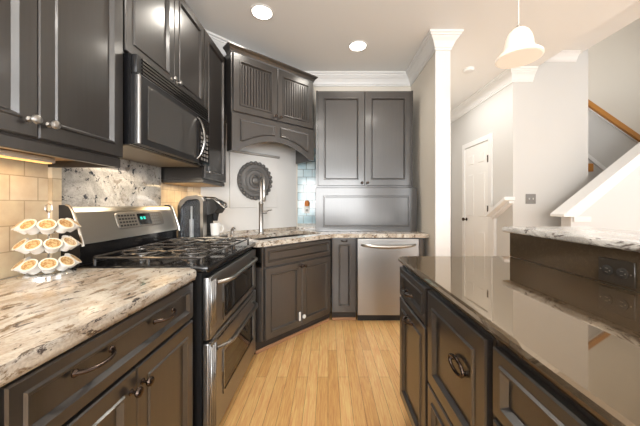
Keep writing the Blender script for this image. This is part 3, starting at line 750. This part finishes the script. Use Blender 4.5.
# thin ledge on the panel's top edge, its shading painted in as grey
LG = MB().box(-.30, .30, -.035, .0, .290, .312, .003).build('ledge', mat('ledge_shade_grey', (.42, .40, .38), .5), WP)
mb = MB().lathe([(.222, 0), (.222, .010), (.215, .020), (.195, .022), (.188, .014), (.150, .016), (.140, .024), (.128, .024), (.118, .014), (.085, .016), (.078, .026), (.066, .028), (.060, .020), (.052, .022), (.046, .036), (.030, .046), (.012, .050)], n=48)
for i in range(24):
    a = 2*PI*i/24; mb.sphere((.207*math.cos(a), .207*math.sin(a), .020), .0235, (1, 1, .9), 10)
MD = mb.build('wall_medallion', mat('weathered_pewter', (.16, .155, .15), .45, .5))
MD.matrix_world = Matrix.Translation(wallpt(.690, 1.477, .018)) @ Matrix.Rotation(PI/4, 4, 'Z') @ Matrix.Rotation(PI/2, 4, 'X') @ Matrix.Scale(.94, 4)
tag(MD, 'round grey embossed metal medallion hanging on the corner wall', 'wall decor')
OW = thing('power_outlet', 'white outlet plate on the blue glass tile by the sink', 'outlet', (-.265, 3.4115, 1.165), 0)
MB().box(-.035, .035, -.006, -.0005, -.058, .058, .002).build('wall_plate', M['white_pl'], OW)
MB().box(-.016, .016, -.008, -.006, -.036, -.008).build('receptacle', M['plate_grey'], OW)
NL = thing('night_light', 'orange plug-in night light in the outlet on the blue tile', 'night light', (-.262, 3.4115, 1.195), 0)
MB().box(-.020, .020, -.030, -.0085, -.018, .020, .005, 2).build('plug_body', M['white_pl'], NL)
MB().lathe([(.022, 0), (.030, .012), (.032, .040), (.022, .066), (.006, .074)], (0, -.035, .0), n=18).build('lamp_shade', M['orange'], NL)
SW = thing('light_switch', 'grey double switch plate on the wall left of the stairs', 'light switch', (2.475, 3.2995, 1.285), 0)
MB().box(-.062, .062, -.006, -.0005, -.060, .060, .002).build('wall_plate', M['plate_grey'], SW)
for sx in (-.023, .023): MB().box(sx-.006, sx+.006, -.016, -.006, -.010, .012, .002).build('toggle', mat('light_toggle', (.5, .49, .47), .4), SW)

# hall door (left-opening six-panel door in the hall wall, faces -x)
HD = struct(bpy.data.objects.new('door_1', None)); C.objects.link(HD); HD.location = (2.2595, 4.50, 0); HD.rotation_euler = (0, 0, -PI/2)
# local x runs towards the viewer, front is -y
dw = .80
mb = MB(); mb.box(.07, dw-.07, -.012, 0, .005, 2.12)
for (a, b_) in ((.13, .375), (.425, .67)):
    for z0, z1 in ((.22, .85), (1.0, 1.72), (1.80, 2.02)):
        def rr(i, y): return [(a+i, y, z0+i), (b_-i, y, z0+i), (b_-i, y, z1-i), (a+i, y, z1-i)]
        mb.rings([rr(0, -.012), rr(.010, -.005+.0), rr(.030, -.005), rr(.045, -.016)], False, True)
mb.build('door_leaf', M['door_paint'], HD)
mb = MB(); mb.box(0, .072, -.024, 0, 0, 2.125).box(dw-.072, dw, -.024, 0, 0, 2.125).box(0, dw, -.024, 0, 2.125, 2.20)
mb.build('door_casing', M['white_trim'], HD)
MB().lathe([(.026, 0), (.026, .006), (.010, .012), (.010, .035), (.026, .045), (.028, .062), (.015, .072)], (.125, -.012, .98), (0, -1, 0), 16).build('door_knob', M['bronze'], HD)
for z in (.32, 1.15, 1.86): MB().box(dw-.088, dw-.066, -.028, -.012, z-.05, z+.05).build('hinge', M['bronze'], HD)

# small sloped stair-skirt cap at the hall wall corner
mb = MB(); x0, x1 = 2.13, 2.2595
mb.rings([[(x, 3.26, 1.27), (x, 3.26, 1.31), (x, 3.66, 1.09), (x, 3.66, 1.05)] for x in (x0, x1)])
mb.rings([[(x, 3.62, 0), (x, 3.62, 1.06), (x, 3.68, 1.04), (x, 3.68, 0)] for x in (2.22, 2.2595)])
mb.rings([[(x, 3.28, 1.23), (x, 3.28, 1.271), (x, 3.64, 1.062), (x, 3.64, 1.02)] for x in (2.20, 2.2595)])
tag(mb.build('hall_ledge', M['white_trim'], smooth=False), 'small sloped white ledge at the hall corner beside the door', 'ledge')

# stair knee wall, cap, far half wall with oak rail
KX, KY = 2.60, 2.86
KW = thing('stair_knee_wall', 'white sloping stair half wall rising to the right behind the bar', 'half wall', (0, 0, 0))
def kz(x): return 1.10+(x-2.47)*.785
MB().prism_y([(KX, 0), (5.2, 0), (5.2, kz(5.2)-.045), (KX+.05, kz(KX+.05)-.045), (KX, kz(KX)-.045)][0:5], KY+.03, KY+.15).build('wall_body', M['knee'], KW, smooth=False)
MB().prism_y([(2.50, 1.085), (2.62, 1.085), (2.66, 1.095), (5.2, kz(5.2)-.03), (5.2, kz(5.2)+.03), (2.50, 1.11)], KY, KY+.18).build('cap', M['white_trim'], KW, smooth=False)
MB().prism_y([(KX+.02, 1.03), (KX+.20, 1.03), (KX+.20, 1.084), (KX+.02, 1.084)], KY+.012, KY+.168).build('cap_moulding', M['white_trim'], KW, smooth=False)
HW = thing('stair_half_wall', 'grey half wall with honey oak rail descending inside the stairwell', 'half wall', (0, 0, 0))
def hz(x): return 2.74-(x-3.945)*.69
MB().prism_y([(3.3, 0), (5.5, 0), (5.5, hz(5.5)-.07), (3.3, hz(3.3)-.07)], 4.10, 4.20).build('wall_body', M['wall_g'], HW, smooth=False)
MB().prism_y([(3.3, hz(3.3)-.075), (5.5, hz(5.5)-.075), (5.5, hz(5.5)-.055), (3.3, hz(3.3)-.055)], 4.085, 4.10).build('rail_trim', M['white_trim'], HW, smooth=False)
MB().prism_y([(3.3, hz(3.3)-.055), (5.5, hz(5.5)-.055), (5.5, hz(5.5)+.03), (3.3, hz(3.3)+.03)], 4.05, 4.22).build('oak_rail', M['rail_wood'], HW, smooth=False)
SS = thing('stair_stringer', 'white stair skirt board with an oak tread end by the wall corner', 'stair trim', (0, 0, 0))
MB().prism_y([(3.6, 2.21), (4.9, 1.17), (4.9, 1.10), (3.6, 2.14)], 4.03, 4.05).build('skirt_board', M['white_trim'], SS, smooth=False)
MB().box(3.70, 3.90, 3.96, 4.03, 1.70, 1.82, .006).build('tread_end', M['rail_wood'], SS)

# ---------------------------------------------------------------- ceiling fixtures and lamps
def downlight(x, y, label):
    r = thing('recessed_light', label, 'ceiling light', (x, y, ZC), 0, 'recessed kitchen ceiling lights')
    MB().lathe([(.098, 0), (.098, -.004), (.084, -.007), (.080, -.0005)], n=32, cap=False).build('trim_ring', M['white_trim'], r)
    MB().lathe([(.081, -.0005), (.081, -.004), (.001, -.005)], n=32).build('lens', M['lamp'], r)
    d = bpy.data.lights.new('downlight_lamp', 'SPOT'); d.energy = 24; d.spot_size = math.radians(150); d.spot_blend = .9; d.shadow_soft_size = .08; d.color = (1, .93, .82)
    o = bpy.data.objects.new('downlight_lamp', d); C.objects.link(o); o.parent = r; o.location = (0, 0, -.03)
downlight(-.564, 2.31, 'round recessed ceiling light nearer the wall cabinets, left one')
downlight(.31, 2.80, 'round recessed ceiling light before the back wall, right one')
for x, y in ((-.2, .6), (.8, .9), (-.2, -1.0)):  # extra lamps added overhead out of view, without fixtures
    d = bpy.data.lights.new('extra_ceiling_lamp', 'AREA'); d.shape = 'DISK'; d.size = .18; d.energy = 4; d.color = (1, .94, .85)
    o = bpy.data.objects.new('extra_ceiling_lamp', d); C.objects.link(o); o.location = (x, y, ZC-.01)
UL = thing('under_cabinet_light', 'warm lit strip light under the left wall cabinet', 'light', (-1.20, .55, 1.40))
MB().box(-.02, .02, 0, .62, -.010, .012, .002).build('housing', M['white_pl'], UL)
MB().box(-.014, .014, .01, .61, -.0135, -.0105).build('diffuser', M['strip'], UL)
area('under_cabinet_glow', (-1.19, .86, 1.38), (0, 0, 0), .12, .6, 1.1, (1, .68, .38))
area('under_cabinet_glow_end', (-1.15, 2.30, 1.37), (0, 0, 0), .1, .3, 1.2, (1, .72, .40))
area('microwave_worklight', (-1.14, 1.66, 1.435), (0, 0, 0), .15, .35, 1.5, (1, .82, .6))
SM = tag(MB().lathe([(.062, 0), (.062, -.012), (.052, -.030), (.001, -.034)], n=28).build('smoke_detector', M['white_trim'], loc=(1.71, 3.28, ZC)), 'round white smoke detector on the ceiling right of the column', 'smoke detector')
px_, py_ = 1.13, 1.60
PL = thing('pendant_lamp', 'bell-shaped alabaster glass pendant lamp hanging over the bar', 'pendant light', (px_, py_, 2.075))
MB().lathe([(.112, .0), (.120, .004), (.118, .016), (.100, .034), (.084, .046), (.076, .062), (.073, .090), (.066, .125), (.052, .155), (.032, .175), (.014, .182), (.014, .178), (.030, .171), (.049, .151), (.062, .123), (.069, .090), (.072, .061), (.080, .043), (.096, .030), (.108, .014)], n=40).build('lamp_shade', M['shade'], PL)
MB().lathe([(.014, .176), (.014, .190), (.008, .198), (.003, .200)], n=16).build('fitter', M['nickel'], PL)
MB().tube([(0, 0, .198), (0, 0, ZC-2.075-.02)], .002, 6).build('cord', M['white_pl'], PL)
MB().lathe([(.06, ZC-2.075), (.058, ZC-2.075-.012), (.01, ZC-2.075-.025)], n=24).build('canopy', M['white_trim'], PL)
MB().lathe([(.010, .172), (.012, .15), (.026, .12), (.026, .10), (.016, .08), (.002, .076)], n=16).build('bulb', emit('lit_bulb', (1, .85, .65), 6), PL)
d = bpy.data.lights.new('pendant_glow', 'POINT'); d.energy = 5; d.color = (1, .85, .68); d.shadow_soft_size = .03
o = bpy.data.objects.new('pendant_glow', d); C.objects.link(o); o.parent = PL; o.location = (0, 0, .05)
